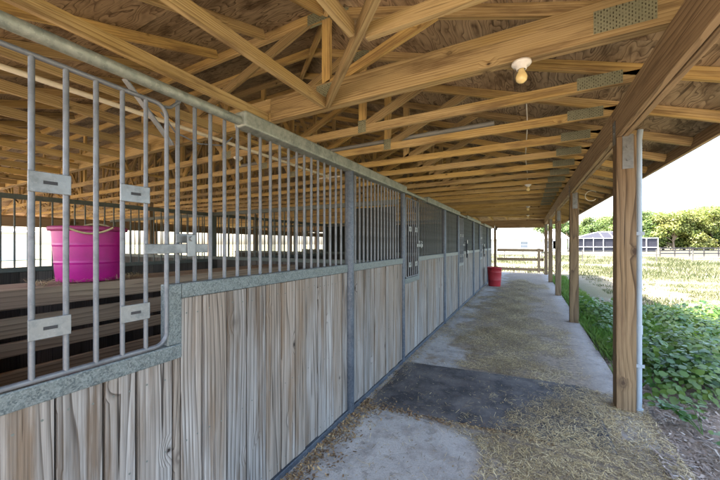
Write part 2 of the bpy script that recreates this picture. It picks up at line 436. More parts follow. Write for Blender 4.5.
mb.build('roof_covering', M['greyroof'], barn)
# fascia round the eaves
ze = zd(XE)
mb = MB()
for a, b in zip([-.8, 4.1, 9., 13.9], [4.1, 9., 13.9, 18.8]):
    mb.box((XE, a, ze - .125), (XE + .038, b - .003, ze + .03), 1)
    mb.box((XEL - .038, a, ze - .125), (XEL, b - .003, ze + .03), 1)
mb.box((XEL, YE0 - .038, ze - .125), (XE, YE0, ze + .03), 0); mb.box((XEL, YE1, ze - .125), (XE, YE1 + .038, ze + .03), 0)
mb.build('fascia', M['beam'], barn)
# ---- trusses
TD = .089; TH = .040
def member(mb, p0, p1, d=TD, th=TH, up=(0, 0, 1)): mb.beam(p0, p1, th, d, up)
def chordline(mb, xs_, Y, z, d, th=TH):
    for a, b in zip(xs_, xs_[1:]): member(mb, (a, Y, z), (b - .002, Y, z), d, th)
NY = 19; TY0 = 2.45; TY1 = 15.55
TYS = [TY0 + (TY1 - TY0) * k / (NY - 1) for k in range(NY)]
def plate(mb, x0, z0, x1, z1, Y, th, tilt=0.):
    """pressed nail plate with rows of teeth slots on both faces of a truss"""
    cx, cz = (x0 + x1) / 2, (z0 + z1) / 2; ux, uz = math.cos(tilt), math.sin(tilt)
    for sg in (-1, 1):
        y0 = Y + sg * (th / 2 + .0015)
        w, h = (x1 - x0) / 2, (z1 - z0) / 2
        mb.beam((cx - ux * w, y0, cz - uz * w), (cx + ux * w, y0, cz + uz * w), .002, 2 * h, ti=.6)
        if sg == -1:
            nc = max(3, int(2 * w / .0145)); nr = max(3, int(2 * h / .021))
            for i in range(nc):
                for j in range(nr):
                    a = -w + (i + .5) * 2 * w / nc; b = -h + (j + .5) * 2 * h / nr + (.005 if i % 2 else -.005)
                    if abs(b) > h - .006: continue
                    q = Vector((cx + ux * a - uz * b, y0 - .0025, cz + uz * a + ux * b))
                    mb.beam(q - Vector((.0028, 0, 0)), q + Vector((.0028, 0, 0)), .002, .011 + random.uniform(-.003, .003), ti=random.choice((0., 0., .13, .17)))
for k, Y in enumerate(TYS):
    girder = k in (0, NY - 1)
    d = .235 if girder else TD; th = .078 if girder else TH
    mb = MB()
    zc = ZB1 + .003 + d / 2
    j1 = random.uniform(-3.4, -2.2); j2 = random.uniform(-8, -7)
    chordline(mb, [XEL + .75, -14.5, j2, j1, .84], Y, zc, d, th)
    zl = min(zhip(Y), zd(XR)) - .002
    xf = .85 - (zl - ZD0) / SL          # where the slope meets the flat top
    co = .045 * math.sqrt(1 + SL * SL) + .003
    flat = xf > XR + .3
    for sgn in (1, -1):
        mx = (lambda x: x) if sgn == 1 else (lambda x: 2 * XR - x)
        xt = xf if flat else XR
        xm = (xt + XE) / 2 - .8
        zz = lambda x: ZD0 + SL * (.85 - x)
        member(mb, (mx(XE - .003), Y, zz(XE) - co), (mx(xt), Y, zz(xt) - co), TD, TH if not girder else .04)
        # webs
        def tz(x): return min(zz(x), zl) - .05
        zb = ZB1 + d - .03
        wt = TH - .006
        bn = [-1.67, -3.95] if True else []
        def web(xa, xb): 
            member(mb, (mx(xa), Y, zb), (mx(xb), Y, tz(xb)), TD, wt, (1, 0, 0) if abs(xa - xb) < .2 else (0, 0, 1))
        if tz(-1.67) - zb > .25:
            web(-1.67, -1.67 + .002)
            web(-1.69, -.62)
            web(-3.95, -1.85)
            if tz(-3.95) - zb > .6 and not girder:
                web(-3.97, -3.95)
                web(-3.99, -5.02)
            if girder: web(-3.95, -5.0)
            else:
                web(-6.2, -5.1); web(-6.22, -6.2)
                if k % 2 == 0: web(-6.24, -7.3); web(-8.5, -7.35)
                web(-8.52, -8.5)
    if flat: member(mb, (2 * XR - xf, Y, zl - co), (xf, Y, zl - co), TD, TH)
    tr = mb.build('roof_truss', M['lumber'], barn)
    if k < 14:
        def pl(*a):
            q = MB(); plate(q, *a); q.build('nail_plate', M['platemetal'], tr)
        if girder: pl(.36, ZB1 + .045, .66, ZB1 + .185, Y, th)
        else: pl(.36, ZB1 + .012, .66, ZB1 + .115, Y, th)
        if k < 3 and zl > 3.2:
            (pl(-1.76, zb - .13, -1.58, zb + .02, Y, th) if girder else pl(-1.72, zb - .05, -1.62, zb + .09, Y, TH))
            pl(-1.88 if girder else -1.78, tz(-1.67) - .055, -1.42 if girder else -1.58, tz(-1.67) + .045, Y, TH)
        if 1 <= k < 4:
            pl(-4.05, zb - .05, -3.85, zb + .05, Y, TH)
# ---- corner hip set and end jacks (near end)
JZ = ZB1 + .003 + TD / 2
def jack_y(x, far=False):
    ya = YE0; yb = TY0 - .045
    if x > -1.6: yb = .78 - x - .07                 # stops against the diagonal hip jack
    if x < 2 * XR + 1.6: yb = .78 - (2 * XR - x) - .07
    if yb < .2: return
    f = (lambda y: y) if not far else (lambda y: 18. - y)
    mb = MB()
    member(mb, (x, f(-.1), JZ), (x, f(yb), JZ))
    co = .045 * math.sqrt(1 + SL * SL) + .003
    hz = lambda y: ZD0 + SL * (y + .1)
    yt = yb - .05
    member(mb, (x, f(ya + .01), hz(ya) - co), (x, f(yt), hz(yt) - co))
    mb.build('jack_truss', M['lumber'], barn)
def jack_x(y, far=False):
    xa = .78 - y + .07
    f = y if not far else 18. - y
    mb = MB()
    member(mb, (.84, f, JZ), (xa, f, JZ))
    co = .045 * math.sqrt(1 + SL * SL) + .003
    zz = lambda x: ZD0 + SL * (.85 - x)
    member(mb, (XE - .003, f, zz(XE) - co), (xa + .05, f, zz(xa + .05) - co))
    mb.build('jack_truss', M['lumber'], barn)
for far in (False, True):
    x = -.95 + .72
    while x > 2 * XR + .2:
        jack_y(x, far); x -= .72
    for y in (1.73, 1.01, .29): jack_x(y, far)
    f = (lambda y: y) if not far else (lambda y: 18. - y)
    mb = MB()
    member(mb, (.80, f(-.02), JZ - .001), (-1.64, f(2.42), JZ - .001), TD + .003, .042)
    co = .06
    zz = lambda x: ZD0 + SL * (.85 - x)
    member(mb, (XE - .02, f(YE0 + .02), zz(XE) - co), (-1.64, f(2.39), zz(-1.64) - co), TD, .042)
    mb.build('hip_jack', M['lumber'], barn)
# long hip rafters above the flats
for sx_ in (1, -1):
    for far in (False, True):
        f = (lambda y: y) if not far else (lambda y: 18. - y)
        mb = MB()
        X = (lambda x: x) if sx_ == 1 else (lambda x: 2 * XR - x)
        zz = lambda x: ZD0 + SL * (.85 - x)
        member(mb, (X(-1.75), f(2.53), zz(-1.75) - .06), (X(AX), YM, zz(AX) - .06), TD, .036)
        mb.build('hip_rafter', M['lumber'], barn)
mb = MB(); member(mb, (AX, YM, zd(AX) - .05), (2 * XR - AX, YM, zd(AX) - .05), TD, .036); mb.build('ridge_board', M['lumber'], barn)
# lateral braces under the webs
mb = MB()
for x, z in ((-3.4, ZB1 + .16), (-6.9, ZB1 + .16), (-11., ZB1 + .16)):
    for a, b in zip((2.3, 7.2), (7.15, 15.6)): member(mb, (x, a, z), (x, b, z), .036, .085)
mb.build('lateral_brace', M['lumber'], barn)
# ---- beams and posts
mb = MB()
py = [-.3] + [3.77 + 3.6 * k + .07 for k in range(5)]
py[-1] = 18.16
for a, b in zip(py, py[1:]):
    o = random.uniform(-.004, .004)
    mb.box((XB0 + o, a, ZB0), (XB0 + .043 + o, b - .004, ZB1 + o), 1); mb.box((XB0 + .047 + o, a + .01, ZB0 - .006), (XB1 + o, b - .006, ZB1 - .004), 1)
mb.build('eave_beam', M['beam'], barn, .004)
mb = MB()
for a, b in zip((-.3, 5.8, 11.9), (5.8, 11.9, 18.16)):
    mb.box((2 * XR - XB1, a, ZB0), (2 * XR - XB0, b - .004, ZB1), 1)
mb.build('eave_beam', M['beam'], barn, .004)
mb = MB(); mb.box((-1.55, 18.02, ZB0 - .16), (XB0 - .004, 18.11, ZB1 - .02), 0); mb.build('end_beam', M['beam'], barn, .004)
mb = MB(); mb.box((2 * XR - XB0, -.2, ZB0), (XB0 - .004, -.11, ZB1 - .002), 0); mb.build('end_beam', M['beam'], barn, .004)
mb = MB(); mb.box((2 * XR - XB0, 18.02, ZB0 - .16), (-1.56, 18.11, ZB1 - .02), 0); mb.build('end_beam', M['beam'], barn, .004)
def post(x0, y0, s=.144, h=ZB0 - .001, z0=-.1, brk=True):
    mb = MB(); mb.box((x0, y0, z0), (x0 + s, y0 + s, h), 2)
    p = mb.build('post', M['post'], barn, .006)
    if brk:
        b = MB()
        cx = x0 + s / 2
        b.box((cx - .03, y0 - .006, h - .30), (cx + .05, y0 - .001, h + .01), 2)
        b.box((x0 - .006, y0 + .02, h - .06), (x0 - .0025, y0 + .11, h + .16), 2)
        for z in (h - .22, h - .1):
            b.tube([(cx + .01, y0 - .016, z), (cx + .01, y0 - .004, z)], .014, 6)
        for z in (h + .05, h + .12):
            b.tube([(x0 - .014, y0 + .06, z), (x0 - .004, y0 + .06, z)], .012, 6)
        b.build('post_bracket', M['bracket'], p, .001)
    return p
PX = .716
for k in range(4): post(PX, 3.65 + 3.62 * k)
post(PX, 18.0)
post(-1.60, 18.0, .12, ZB0 - .161, -.1, False)
mb = MB(); mb.box((-1.61, 17.985, ZB0 - .26), (-1.42, 17.996, ZB0 - .14), 2); mb.build('post_bracket', M['bracket'], barn)
for k in range(6): post(2 * XR - PX - .144, .05 + 3.6 * k, .144, ZB0 - .001, -.1, False)

# ================================================================== STALL FRONTS
STALLS = ['nearest stall front of weathered boards with a barred window opening beside the pink tub',
          'second stall front from the camera, behind the next pair of steel posts',
          'third stall front along the aisle, just past the middle of the row',
          'farthest stall front of the row, ending beside the red barrel']
def arc_rect(y0, y1, z0, z1, r, x, n=6):
    pts = []
    for cy, cz, a0 in ((y1 - r, z1 - r, 0), (y0 + r, z1 - r, 90), (y0 + r, z0 + r, 180), (y1 - r, z0 + r, 270)):
        for i in range(n + 1):
            a = R(a0 + 90 * i / n); pts.append((x, cy + r * math.cos(a), cz + r * math.sin(a)))
    return pts
bar_proto = {}
def vbar(parent, y, z0, z1, r=.0095, x=WALL - .025, name='bar', mat='galv'):
    key = (round(z1 - z0, 3), r, mat)
    if key in bar_proto:
        o = bar_proto[key].copy(); COL.objects.link(o)
    else:
        mb = MB(); mb.tube([(0, 0, 0), (0, 0, z1 - z0)], r, 10, False, .5)
        o = mb.build(name, M[mat]); bar_proto[key] = o
    o.name = name; o.parent = parent; o.location = (x, y, z0)
    return o
ZC0, ZC1 = 1.268, 1.338
for k in range(4):
    y0 = .22 + P * k
    sf = empty('stall_front', (WALL, y0, 0), STALLS[k], 'stall front', 'stall fronts along the aisle')
    inv = Matrix.Translation((-WALL, -y0, 0))
    def B(mb, name, mat, bevel=0., par=None):
        o = mb.build(name, M[mat], par or sf, bevel)
        if par is None or par is sf: o.matrix_parent_inverse = inv
        return o
    w0, w1 = y0 + .04, y0 + .595         # window opening
    yp, ye = y0 + 2.225, y0 + 3.6        # middle post, end post
    wa = y0 - (.9 if k == 0 else 0)
    if k == 0: pass
    # boards
    mb = MB(); y = y0 + .03 if k else -1.4
    while y < ye - .04:
        w = random.choice((.09, .112, .135, .14, .14, .15)); b = min(y + w, ye - .035)
        if y < yp < b + .02: b = min(b, yp + .02)
        for cut in (w1 + .072,):
            if y < cut - .03 and b > cut: b = cut
        top = .998 if b <= w1 + .073 else 1.266
        if k == 0 and b <= w0 - .06: top = 1.266
        dx = random.uniform(-.004, .004)
        mb.box((WALL - .034 + dx, y + .0032, .035 + random.uniform(0, .014)), (WALL + dx, b - .0032 - random.choice((0, 0, .002, .004)), top), 2)
        for zz in (.11, .60, top - .07):
            for yy in ((y * .75 + b * .25), (y * .25 + b * .75)):
                if b - y > .1:
                    mb.cur = 1; zr_ = zz + random.uniform(-.012, .012)
                    mb.tube([(WALL + dx - .002, yy, zr_), (WALL + dx + .0012, yy, zr_)], .0042, 7); mb.cur = 0
        y = b
    B(mb, 'plank_panel', 'boards', .0025)
    # steel channel trim: sill, upright, cap
    mb = MB()
    x0, x1 = WALL - .045, WALL + .009
    mb.box((x0, w0 - .06, .995), (x1, w1 + .072, 1.062), 1, .5)
    mb.box((x0, w1 + .005, 1.0625), (x1, w1 + .072, ZC1), 2, .5)
    mb.box((x0, w1 + .0725, ZC0), (x1, yp - .04, ZC1), 1, .5)
    mb.box((x0, yp + .04, ZC0), (x1, ye - .03, ZC1), 1, .5)
    if k == 0: mb.box((x0, -1.4, ZC0), (x1, w0 - .065, ZC1), 1, .5)
    B(mb, 'cap_channel', 'trim', .005)
    mb = MB(); mb.box((WALL - .04, wa, -.005), (WALL + .016, yp - .04, .04), 1); mb.box((WALL - .04, yp + .04, -.005), (WALL + .016, ye - .03, .04), 1)
    B(mb, 'base_channel', 'steelpost', .003)
    # posts
    mb = MB(); mb.tube([(WALL + .0, yp, 0), (WALL + .0, yp, 2.185)], .042, 20); B(mb, 'pipe_post', 'steelpost')
    mb = MB(); mb.tube([(WALL - .005, ye, 0), (WALL - .005, ye, 2.185)], .031, 18); B(mb, 'pipe_post', 'steelpost')
    # top pipe and boxed track
    ya = -1.4 if k == 0 else y0 + .002
    mb = MB(); mb.tube([(WALL, ya + (ye - ya) * i / 12, 2.208) for i in range(13)], .0245, 18); B(mb, 'top_pipe', 'pipe')
    bx = MB(); bx.box((WALL - .045, y0 + 1.0, 2.172), (WALL + .05, ye + .02, 2.262), 1, .5); B(bx, 'door_track', 'pipe', .012)
    # upper bars
    y = w1 + .072
    i = 0
    while y < ye - .05:
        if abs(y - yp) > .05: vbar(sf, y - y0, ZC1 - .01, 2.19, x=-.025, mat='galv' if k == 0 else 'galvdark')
        y += .0855
    # window grille
    mb = MB(); zf0, zf1 = 1.078, 2.130
    mb.tube(arc_rect(w0, w1, zf0, zf1, .05, WALL + .012), .0092, 10, True, .5, True)
    wg = B(mb, 'window_grille', 'galv')
    nb = 6
    for q in range(1, 7):
        yy = w1 - .0855 * q
        if yy > w0 + .03: 
            o = vbar(wg, yy, zf0, zf1, .0085, WALL + .012)
    def plate_slot(ya_, yb_, zc):
        q = MB(); xa, xb = WALL + .020, WALL + .026; h = .034; hw = .018; hh = .0055; cy = (ya_ + yb_) / 2
        q.box((xa, ya_, zc - h), (xb, yb_, zc + h), 1, .5)
        q = q.build('latch_plate', M['bracket'], wg, .002); b_ = MB(); b_.box((xb - .002, cy - hw, zc - hh), (xb + .0008, cy + hw, zc + hh), 1, .5); b_.build('slot', M['black'], q)  # solid black box painted on for the darkness of an open slot
    for zc in (1.722, 1.243):
        plate_slot(w1 - .0855 * 5 - .012, w1 - .0855 * 4 + .010, zc); plate_slot(w1 - .0855 * 2 - .012, w1 - .0855 + .010, zc)
    # slide latch
    mb = MB()
    mb.box((WALL + .016, w1 - .095, 1.478), (WALL + .024, w1 + .195, 1.520), 1, .5)
    mb.box((WALL + .025, w1 + .085, 1.462), (WALL + .031, w1 + .125, 1.565), 2, .5)
    mb.box((WALL - .012, w1 + .055, 1.525), (WALL - .004, w1 + .15, 1.568), 2, .5)
    mb.tube([(WALL + .026, w1 + .105, 1.545), (WALL + .042, w1 + .105, 1.545)], .012, 10)
    B(mb, 'slide_latch', 'bracket', .002)
    # flat stay from the pipe
    mb = MB(); mb.beam((WALL - .03, y0 + .45, 2.195), (WALL - .055, y0 + .66, 1.985), .006, .03, (1, 0, 0)); B(mb, 'flat_stay', 'bracket')
    # bent hanger rod at the top corner
    mb = MB()
    mb.tube([(WALL - .01, w1 - .015, 2.128), (WALL - .012, w1 + .03, 2.14), (WALL - .012, w1 + .075, 2.185)], .007, 8)
    mb.tube([(WALL - .05, w1 + .01, 2.12), (WALL - .055, w1 + .08, 2.05), (WALL - .055, w1 + .2, 2.03), (WALL - .055, w1 + .34, 2.06), (WALL - .05, w1 + .40, 2.12)], .004, 6)
    B(mb, 'hanger_rod', 'galv')

# ================================================================== PARTITIONS BETWEEN STALLS
PL = ['dark board and bar partition at the near end of the stall row', 'dark partition with a black upper panel dividing the first and second stalls',
      'dark partition dividing the second and third stalls', 'dark partition dividing the third and fourth stalls', 'dark partition closing the far end of the stall row']
for k in range(5):
    Y = .16 + P * k
    pt = empty('stall_partition', (0, 0, 0), PL[k], 'partition', 'partitions between the stalls')
    for side in range(2):
        xa, xb = (-5.05, WALL - .05) if side == 0 else (-8.75, -5.15)
        mb = MB(); x = xa
        while x < xb - .02:
            w = random.choice((.13, .14, .15)); mb.box((x + .002, Y - .02 + random.uniform(-.003, .003), 0), (min(x + w, xb) - .002, Y + .02, 1.24), 2); x += w
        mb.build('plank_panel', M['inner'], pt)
        mb = MB(); mb.box((xa, Y - .03, 1.242), (xb, Y + .03, 1.30), 0); mb.box((xa, Y - .022, 2.03), (xb, Y + .022, 2.09), 0)
        mb.build('steel_rail', M['darkrail'], pt, .003)
        if side == 0 or k in (1, 2):
            mb = MB(); n = int((xb - xa) / .21)
            for i in range(1, n): 
                x = xa + (xb - xa) * i / n
                mb.tube([(x, Y, 1.30), (x, Y, 2.03)], .009, 6, False, .5)
            mb.build('bars', M['darkrail'], pt)
    if k >= 1:
        mb = MB(); mb.box((-2.15 if k == 1 else -5.0, Y - .045, 1.305), (WALL - .06, Y - .024, 2.0), 0); mb.build('upper_panel', M['shade'], pt)
BL = ['dark back wall with vertical bars behind the pink tub', 'dark back wall with bars behind the second stall', 'dark back wall with bars behind the third stall', 'dark back wall with bars behind the farthest stall']
for k in range(4):
    ya, yb = .2 + P * k, .12 + P * (k + 1)
    bw = empty('stall_back_wall', (BX, ya, 0), BL[k], 'back wall', 'back walls of the stalls')
    inv = Matrix.Translation((-BX, -ya, 0))
    mb = MB(); y = ya
    while y < yb - .02:
        w = random.choice((.13, .14, .15)); mb.box((BX - .02, y + .002, 0), (BX + .02 + random.uniform(-.003, .003), min(y + w, yb) - .002, 1.2), 2); y += w
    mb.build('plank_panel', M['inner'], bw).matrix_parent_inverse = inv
    mb = MB(); mb.box((BX - .03, ya, 1.202), (BX + .03, yb, 1.255), 1); mb.box((BX - .025, ya, 2.03), (BX + .025, yb, 2.085), 1)
    mb.build('steel_rail', M['darkrail'], bw, .003).matrix_parent_inverse = inv
    mb = MB(); mb.box((BX - .045, ya - .06, 0), (BX + .045, ya + .03, 2.1), 2); mb.build('corner_post', M['darkrail'], bw).matrix_parent_inverse = inv
    n = int((yb - ya) / .105)
    for i in range(1, n):
        o = vbar(bw, (yb - ya) * i / n, 1.25, 2.035, .0085, 0, 'bar', 'darkrail')
# far row front
FL = 'board front of the far stall row with a brown header board, seen through the bars'
fr = empty('far_stall_front', (-8.8, 0, 0), FL, 'stall front')
mb = MB(); y = 0.
while y < 17.8:
    w = .14
    if not (5.1 < y < 6.2 or 12.4 < y < 13.6): mb.box((-8.82, y, 0), (-8.78, y + w - .004, 1.0), 2)
    y += w
o = mb.build('plank_panel', M['inner'], fr); o.matrix_parent_inverse = Matrix.Translation((8.8, 0, 0))
mb = MB()
for a, b in ((-.5, 4.6), (4.6, 9.7), (9.7, 14), (14, 18)): mb.box((-8.83, a, 1.86), (-8.79, b - .004, 2.04), 1)
o = mb.build('header_board', M['rail'], fr); o.matrix_parent_inverse = Matrix.Translation((8.8, 0, 0))
for yy in (.4, 2.9, 4.6, 6.5, 8.2, 10.1, 11.9, 13.7, 16):
    mb = MB(); mb.box((-8.775, yy, 0), (-8.69, yy + .09, 2.6), 2); o = mb.build('post', M['rail'], fr); o.matrix_parent_inverse = Matrix.Translation((8.8, 0, 0))

# manger of worn planks with the pink tub standing on it
MX = -3.0
mg = empty('plank_manger', (MX, 1.2, 0), 'rough plank manger with open gaps under the pink tub', 'manger')
inv = Matrix.Translation((-MX, -1.2, 0))
for z0, z1 in ((.28, .42), (.535, .675), (.79, .875), (.90, 1.03), (1.085, 1.215)):
    if (z0, z1) == (.79, .875): continue
    mb = MB(); mb.box((MX - .04, -1.2, z0), (MX + random.uniform(-.004, .004), 3.6, z1), 1); mb.build('plank', M['manger'], mg, .004).matrix_parent_inverse = inv
mb = MB(); mb.box((MX - .04, -1.2, .775), (MX, 3.6, .865), 1)
mb.build('plank', M['manger'], mg, .004).matrix_parent_inverse = inv
for q in range(3):
    mb = MB(); mb.box((MX - .045 - .15 * (q + 1), -1.2, 1.175), (MX - .048 - .15 * q, 3.6, 1.213 + random.uniform(-.002, .002)), 1)
    mb.build('shelf_board', M['manger'], mg, .004).matrix_parent_inverse = inv
for yy in (-.3, 1.85, 3.5):
    mb = MB(); mb.box((MX - .13, yy, -.03), (MX - .045, yy + .09, 1.17), 2); mb.build('leg', M['manger'], mg, .004).matrix_parent_inverse = inv

TX, TY_, TZ = -3.25, 1.245, 1.217
tub = empty('pink_tub', (TX, TY_, TZ), 'hot pink plastic feed tub with a rope handle standing on the manger', 'feed tub')
mb = MB()
mb.lathe([(0, .0), (.20, .0), (.228, .004), (.232, .012), (.243, .140), (.2432, .148), (.2462, .151), (.2468, .156), (.2468, .162), (.2445, .166), (.2448, .174), (.2535, .280), (.2538, .288), (.2568, .291), (.2572, .296), (.2572, .302), (.2550, .306), (.2553, .314), (.262, .40), (.262, .415), (.256, .42), (.245, .30), (.21, .03), (0, .025)], n=48)
mb.v = [(a * .9, b * .9, c) for a, b, c in mb.v]; mb.build('tub_shell', M['pink'], tub)
mb = MB(); mb.lathe([(.258, .405), (.284, .408), (.288, .425), (.284, .44), (.262, .446), (.252, .44), (.252, .41)], n=48); mb.v = [(a * .9, b * .9, c) for a, b, c in mb.v]; mb.build('rim', M['pinkrim'], tub)
for a in (-.35, 2.6):
    mb = MB(); ca, sa = math.cos(a), math.sin(a)
    mb.tube([(.272 * ca - sa * u * .14, .272 * sa + ca * u * .14, .435 - .05 * (1 - u * u) * (1 if a < 0 else -1)) for u in [i / 6 - 1 for i in range(13)]], .008, 8); mb.build('rope_handle', M['rope'], tub)
# hay wisps on the manger
N = 900
c = np.column_stack([rng.normal(TX + .1, .12, N), rng.normal(TY_ - .02, .30, N), np.full(N, 1.222) + rng.random(N) * .025])
c[:, 0] = np.clip(c[:, 0], MX - .5, MX - .04); c[:, 1] = np.clip(c[:, 1], .9, 1.58)
def strands(c, L, w, ang, tilt):
    dx = np.cos(ang) * np.cos(tilt) * L / 2; dy = np.sin(ang) * np.cos(tilt) * L / 2; dz = np.sin(tilt) * L / 2
    px = -np.sin(ang) * w / 2; py = np.cos(ang) * w / 2
    d = np.column_stack([dx, dy, dz]); p = np.column_stack([px, py, np.zeros_like(px)])
    return np.stack([c - d - p, c + d - p, c + d + p, c - d + p], axis=1)
o = quads('hay_wisps', strands(c, rng.uniform(.03, .10, N), np.full(N, .0022), rng.uniform(0, 6.28, N), rng.normal(0, .3, N)), rng.random(N), M['straw'])
tag(o, 'loose hay wisps on the manger under the pink tub', 'hay', kind='stuff')

# ================================================================== SERVICES UNDER THE ROOF
def fixture(x, y, z, label):
    t = empty('light_fixture', (x, y, z), label, 'light', 'bare bulb lampholders under the trusses')
    mb = MB(); mb.lathe([(0, 0), (.062, 0), (.064, -.012), (.058, -.022), (.036, -.032), (.033, -.05), (.025, -.052)], n=24); mb.build('lampholder', M['white'], t)
    mb = MB(); mb.lathe([(.019, -.050), (.022, -.066), (.033, -.088), (.038, -.106), (.033, -.128), (.018, -.142), (0, -.146)], n=20); mb.build('bulb', M['bulb'], t)
zf = ZB1 + .002
fixture(-.04, TYS[0] + .0, zf, 'nearest bare bulb lampholder, on the big truss chord above the aisle')
def near(y): return min(TYS, key=lambda q: abs(q - y))
fixture(.0, near(7.24), zf, 'second bare bulb along the aisle ceiling, beyond the nearest lampholder')
fixture(.0, near(11.6), zf, 'third bare bulb along the aisle ceiling')
fixture(.0, near(15.4), zf, 'farthest bare bulb, over the far end of the aisle')
fixture(-3.72, TYS[1], zf, 'bare bulb lampholder hanging inside the first stall, behind the bars')
mb = MB(); mb.tube([(-3.2, -1., 2.745), (-3.2, 4.75, 2.745)], .021, 12); mb.tube([(-3.2, 4.78, 2.70), (-3.2, 4.78, 2.80)], .035, 10); mb.tube([(-3.45, 4.8, 2.745), (-2.95, 4.8, 2.745)], .018, 10)
tag(mb.build('water_pipe', M['pvc']), 'cream plastic pipe running below the trusses inside the stalls', 'pipe')
mb = MB(); mb.tube([(-4.6, 3.985, 2.94), (-.35, 3.985, 2.94)], .028, 12); mb.tube([(-1.15, 3.985, 2.94), (-1.0, 3.985, 2.94)], .034, 12)
tag(mb.build('grey_conduit', M['greypvc']), 'grey conduit crossing the ceiling between the truss chords', 'conduit')
mb = MB(); pts = []
for i in range(60):
    y = 3.2 + 12.3 * i / 59; ph = ((y - TY0) / (TYS[1] - TYS[0])) % 1
    pts.append((-.02 + .012 * math.sin(y * 2), y, ZB1 + TD + .014 - .02 * math.sin(math.pi * ph)))
mb.tube(pts, .006, 6); tag(mb.build('lamp_cable', M['cable']), 'white cable running over the truss chords between the bulbs', 'cable')
# rigid pipe on the first post
mb = MB(); px, py_ = PX + .144 + .031, 3.72
mb.tube([(px, py_, -.03), (px, py_, 2.46), (px + .01, py_, 2.56)], .023, 16); mb.tube([(px, py_, .70), (px, py_, .78)], .028, 16); mb.tube([(px, py_, -.035), (px, py_, .02)], .033, 14)
mb.box((px - .034, py_ - .033, 1.6), (px + .034, py_ - .028, 1.63), 0); mb.box((px - .034, py_ - .033, .4), (px + .034, py_ - .028, .43), 0)
tag(mb.build('drain_pipe', M['bluepvc']), 'pale blue grey pipe strapped to the nearest brown post', 'pipe')
# curled wire under the eave
mb = MB(); mb.tube([(1.22 + .02 * math.sin(a), 8.4 + .05 * math.cos(a * .5), 2.56 + .12 * math.sin(a)) if False else (1.22 + .11 * math.cos(a), 8.4 + .06 * a / 6, 2.575 + .11 * math.sin(a)) for a in [R(40 + i * 14) for i in range(21)]], .008, 8)
tag(mb.build('hose_loop', M['cable']), 'curled white hose loop hanging under the eave', 'hose')

# ================================================================== THINGS IN THE AISLE
_k = .87
br = empty('red_barrel', (-1.07, 12.3, 0), 'faded red plastic barrel standing at the far end of the stall row', 'barrel')
mb = MB(); mb.lathe([(0, .002), (.225, .002), (.235, .02), (.25, .22), (.256, .23), (.253, .25), (.268, .52), (.274, .53), (.270, .55), (.277, .70), (.29, .705), (.29, .735), (.268, .735), (.262, .70), (.225, .05), (0, .04)], n=40); mb.v = [(a * _k, b * _k, c * .93) for a, b, c in mb.v]; mb.build('barrel_shell', M['red'], br)
for a in (-2.0, -.35):
    ca, sa = math.cos(a), math.sin(a); mb = MB()
    mb.tube([(.285 * ca - sa * u * .07 + ca * .035 * (1 - abs(u)), .285 * sa + ca * u * .07 + sa * .035 * (1 - abs(u)), .62) for u in (-1, -.8, 0, .8, 1)], .012, 8); mb.v = [(a * _k, b * _k, c * .93) for a, b, c in mb.v]; mb.build('handle', M['red'], br)
# rubber mat, draped a little
mb = MB(); nx, ny = 38, 26
c0 = Vector((-1.33, 2.64, 0)); ux = Vector((1.90, .22, 0)); uy = Vector((-.03, 1.18, 0))
vs = []
for j in range(ny + 1):
    for i in range(nx + 1):
        q = c0 + ux * (i / nx) + uy * (j / ny)
        q.z = .014 + .006 * mnoise.noise(Vector((q.x * 2.2, q.y * 2.2, 0))) + .004 * mnoise.noise(Vector((q.x * 7, q.y * 7, 5)))
        q += Vector((.008, .012, 0)) * mnoise.noise(Vector((q.x * 4, q.y * 4, 9)))
        vs.append(q)
W_ = nx + 1; fs = [(j * W_ + i, j * W_ + i + 1, (j + 1) * W_ + i + 1, (j + 1) * W_ + i) for j in range(ny) for i in range(nx)]
nb_ = len(vs); ring = [i for i in range(W_)] + [j * W_ + nx for j in range(1, ny + 1)] + [ny * W_ + i for i in range(nx - 1, -1, -1)] + [j * W_ for j in range(ny - 1, 0, -1)]
vs2 = [(vs[i].x, vs[i].y, .001) for i in ring]
fs += [(ring[i], nb_ + i, nb_ + (i + 1) % len(ring), ring[(i + 1) % len(ring)]) for i in range(len(ring))]
mb.add(vs + vs2, fs)
tag(mb.build('rubber_mat', M['mat']), 'dark dusty rubber mat lying across the concrete aisle', 'mat')
# halters hanging on the stall fronts
def halter(y, z, label):
    h = empty('halter', (WALL + .05, y, z), label, 'halter', 'halters hung on the stall fronts')
    mb = MB()
    mb.tube([(0, .07 * math.sin(a), -.16 - .14 * math.cos(a)) for a in [R(i * 15) for i in range(24)]], .012, 6, True, None, True)
    mb.tube([(.012, .05 * math.sin(a), -.36 - .08 * math.cos(a)) for a in [R(i * 15) for i in range(24)]], .012, 6, True, None, True)
    mb.build('strap', M['halter'], h)
    mb = MB(); mb.tube([(.02, 0, 0), (.02, .01, -.05), (.02, 0, -.09)], .01, 6); mb.tube([(.03, .02, -.26), (.03, -.02, -.34)], .011, 6); mb.build('clip', M['white'], h)
halter(11.75, 1.52, 'dark halter with a white clip on the farthest stall front')
halter(8.25, 1.62, 'dark halter hung on the third stall front window')

# gate at the far end
gt = empty('rail_gate', (-.4, 18.15, 0), 'brown three rail wooden gate across the far end of the aisle', 'gate')
inv = Matrix.Translation((.4, -18.15, 0))
for z in (1.20, .73, .22):
    mb = MB(); mb.box((-1.45, 18.15, z - .07), (.70, 18.19, z + .07), 0); mb.build('rail', M['rail'], gt, .004).matrix_parent_inverse = inv
mb = MB(); mb.box((.42, 18.10, .08), (.54, 18.145, 1.30), 2); mb.build('upright', M['rail'], gt, .004).matrix_parent_inverse = inv

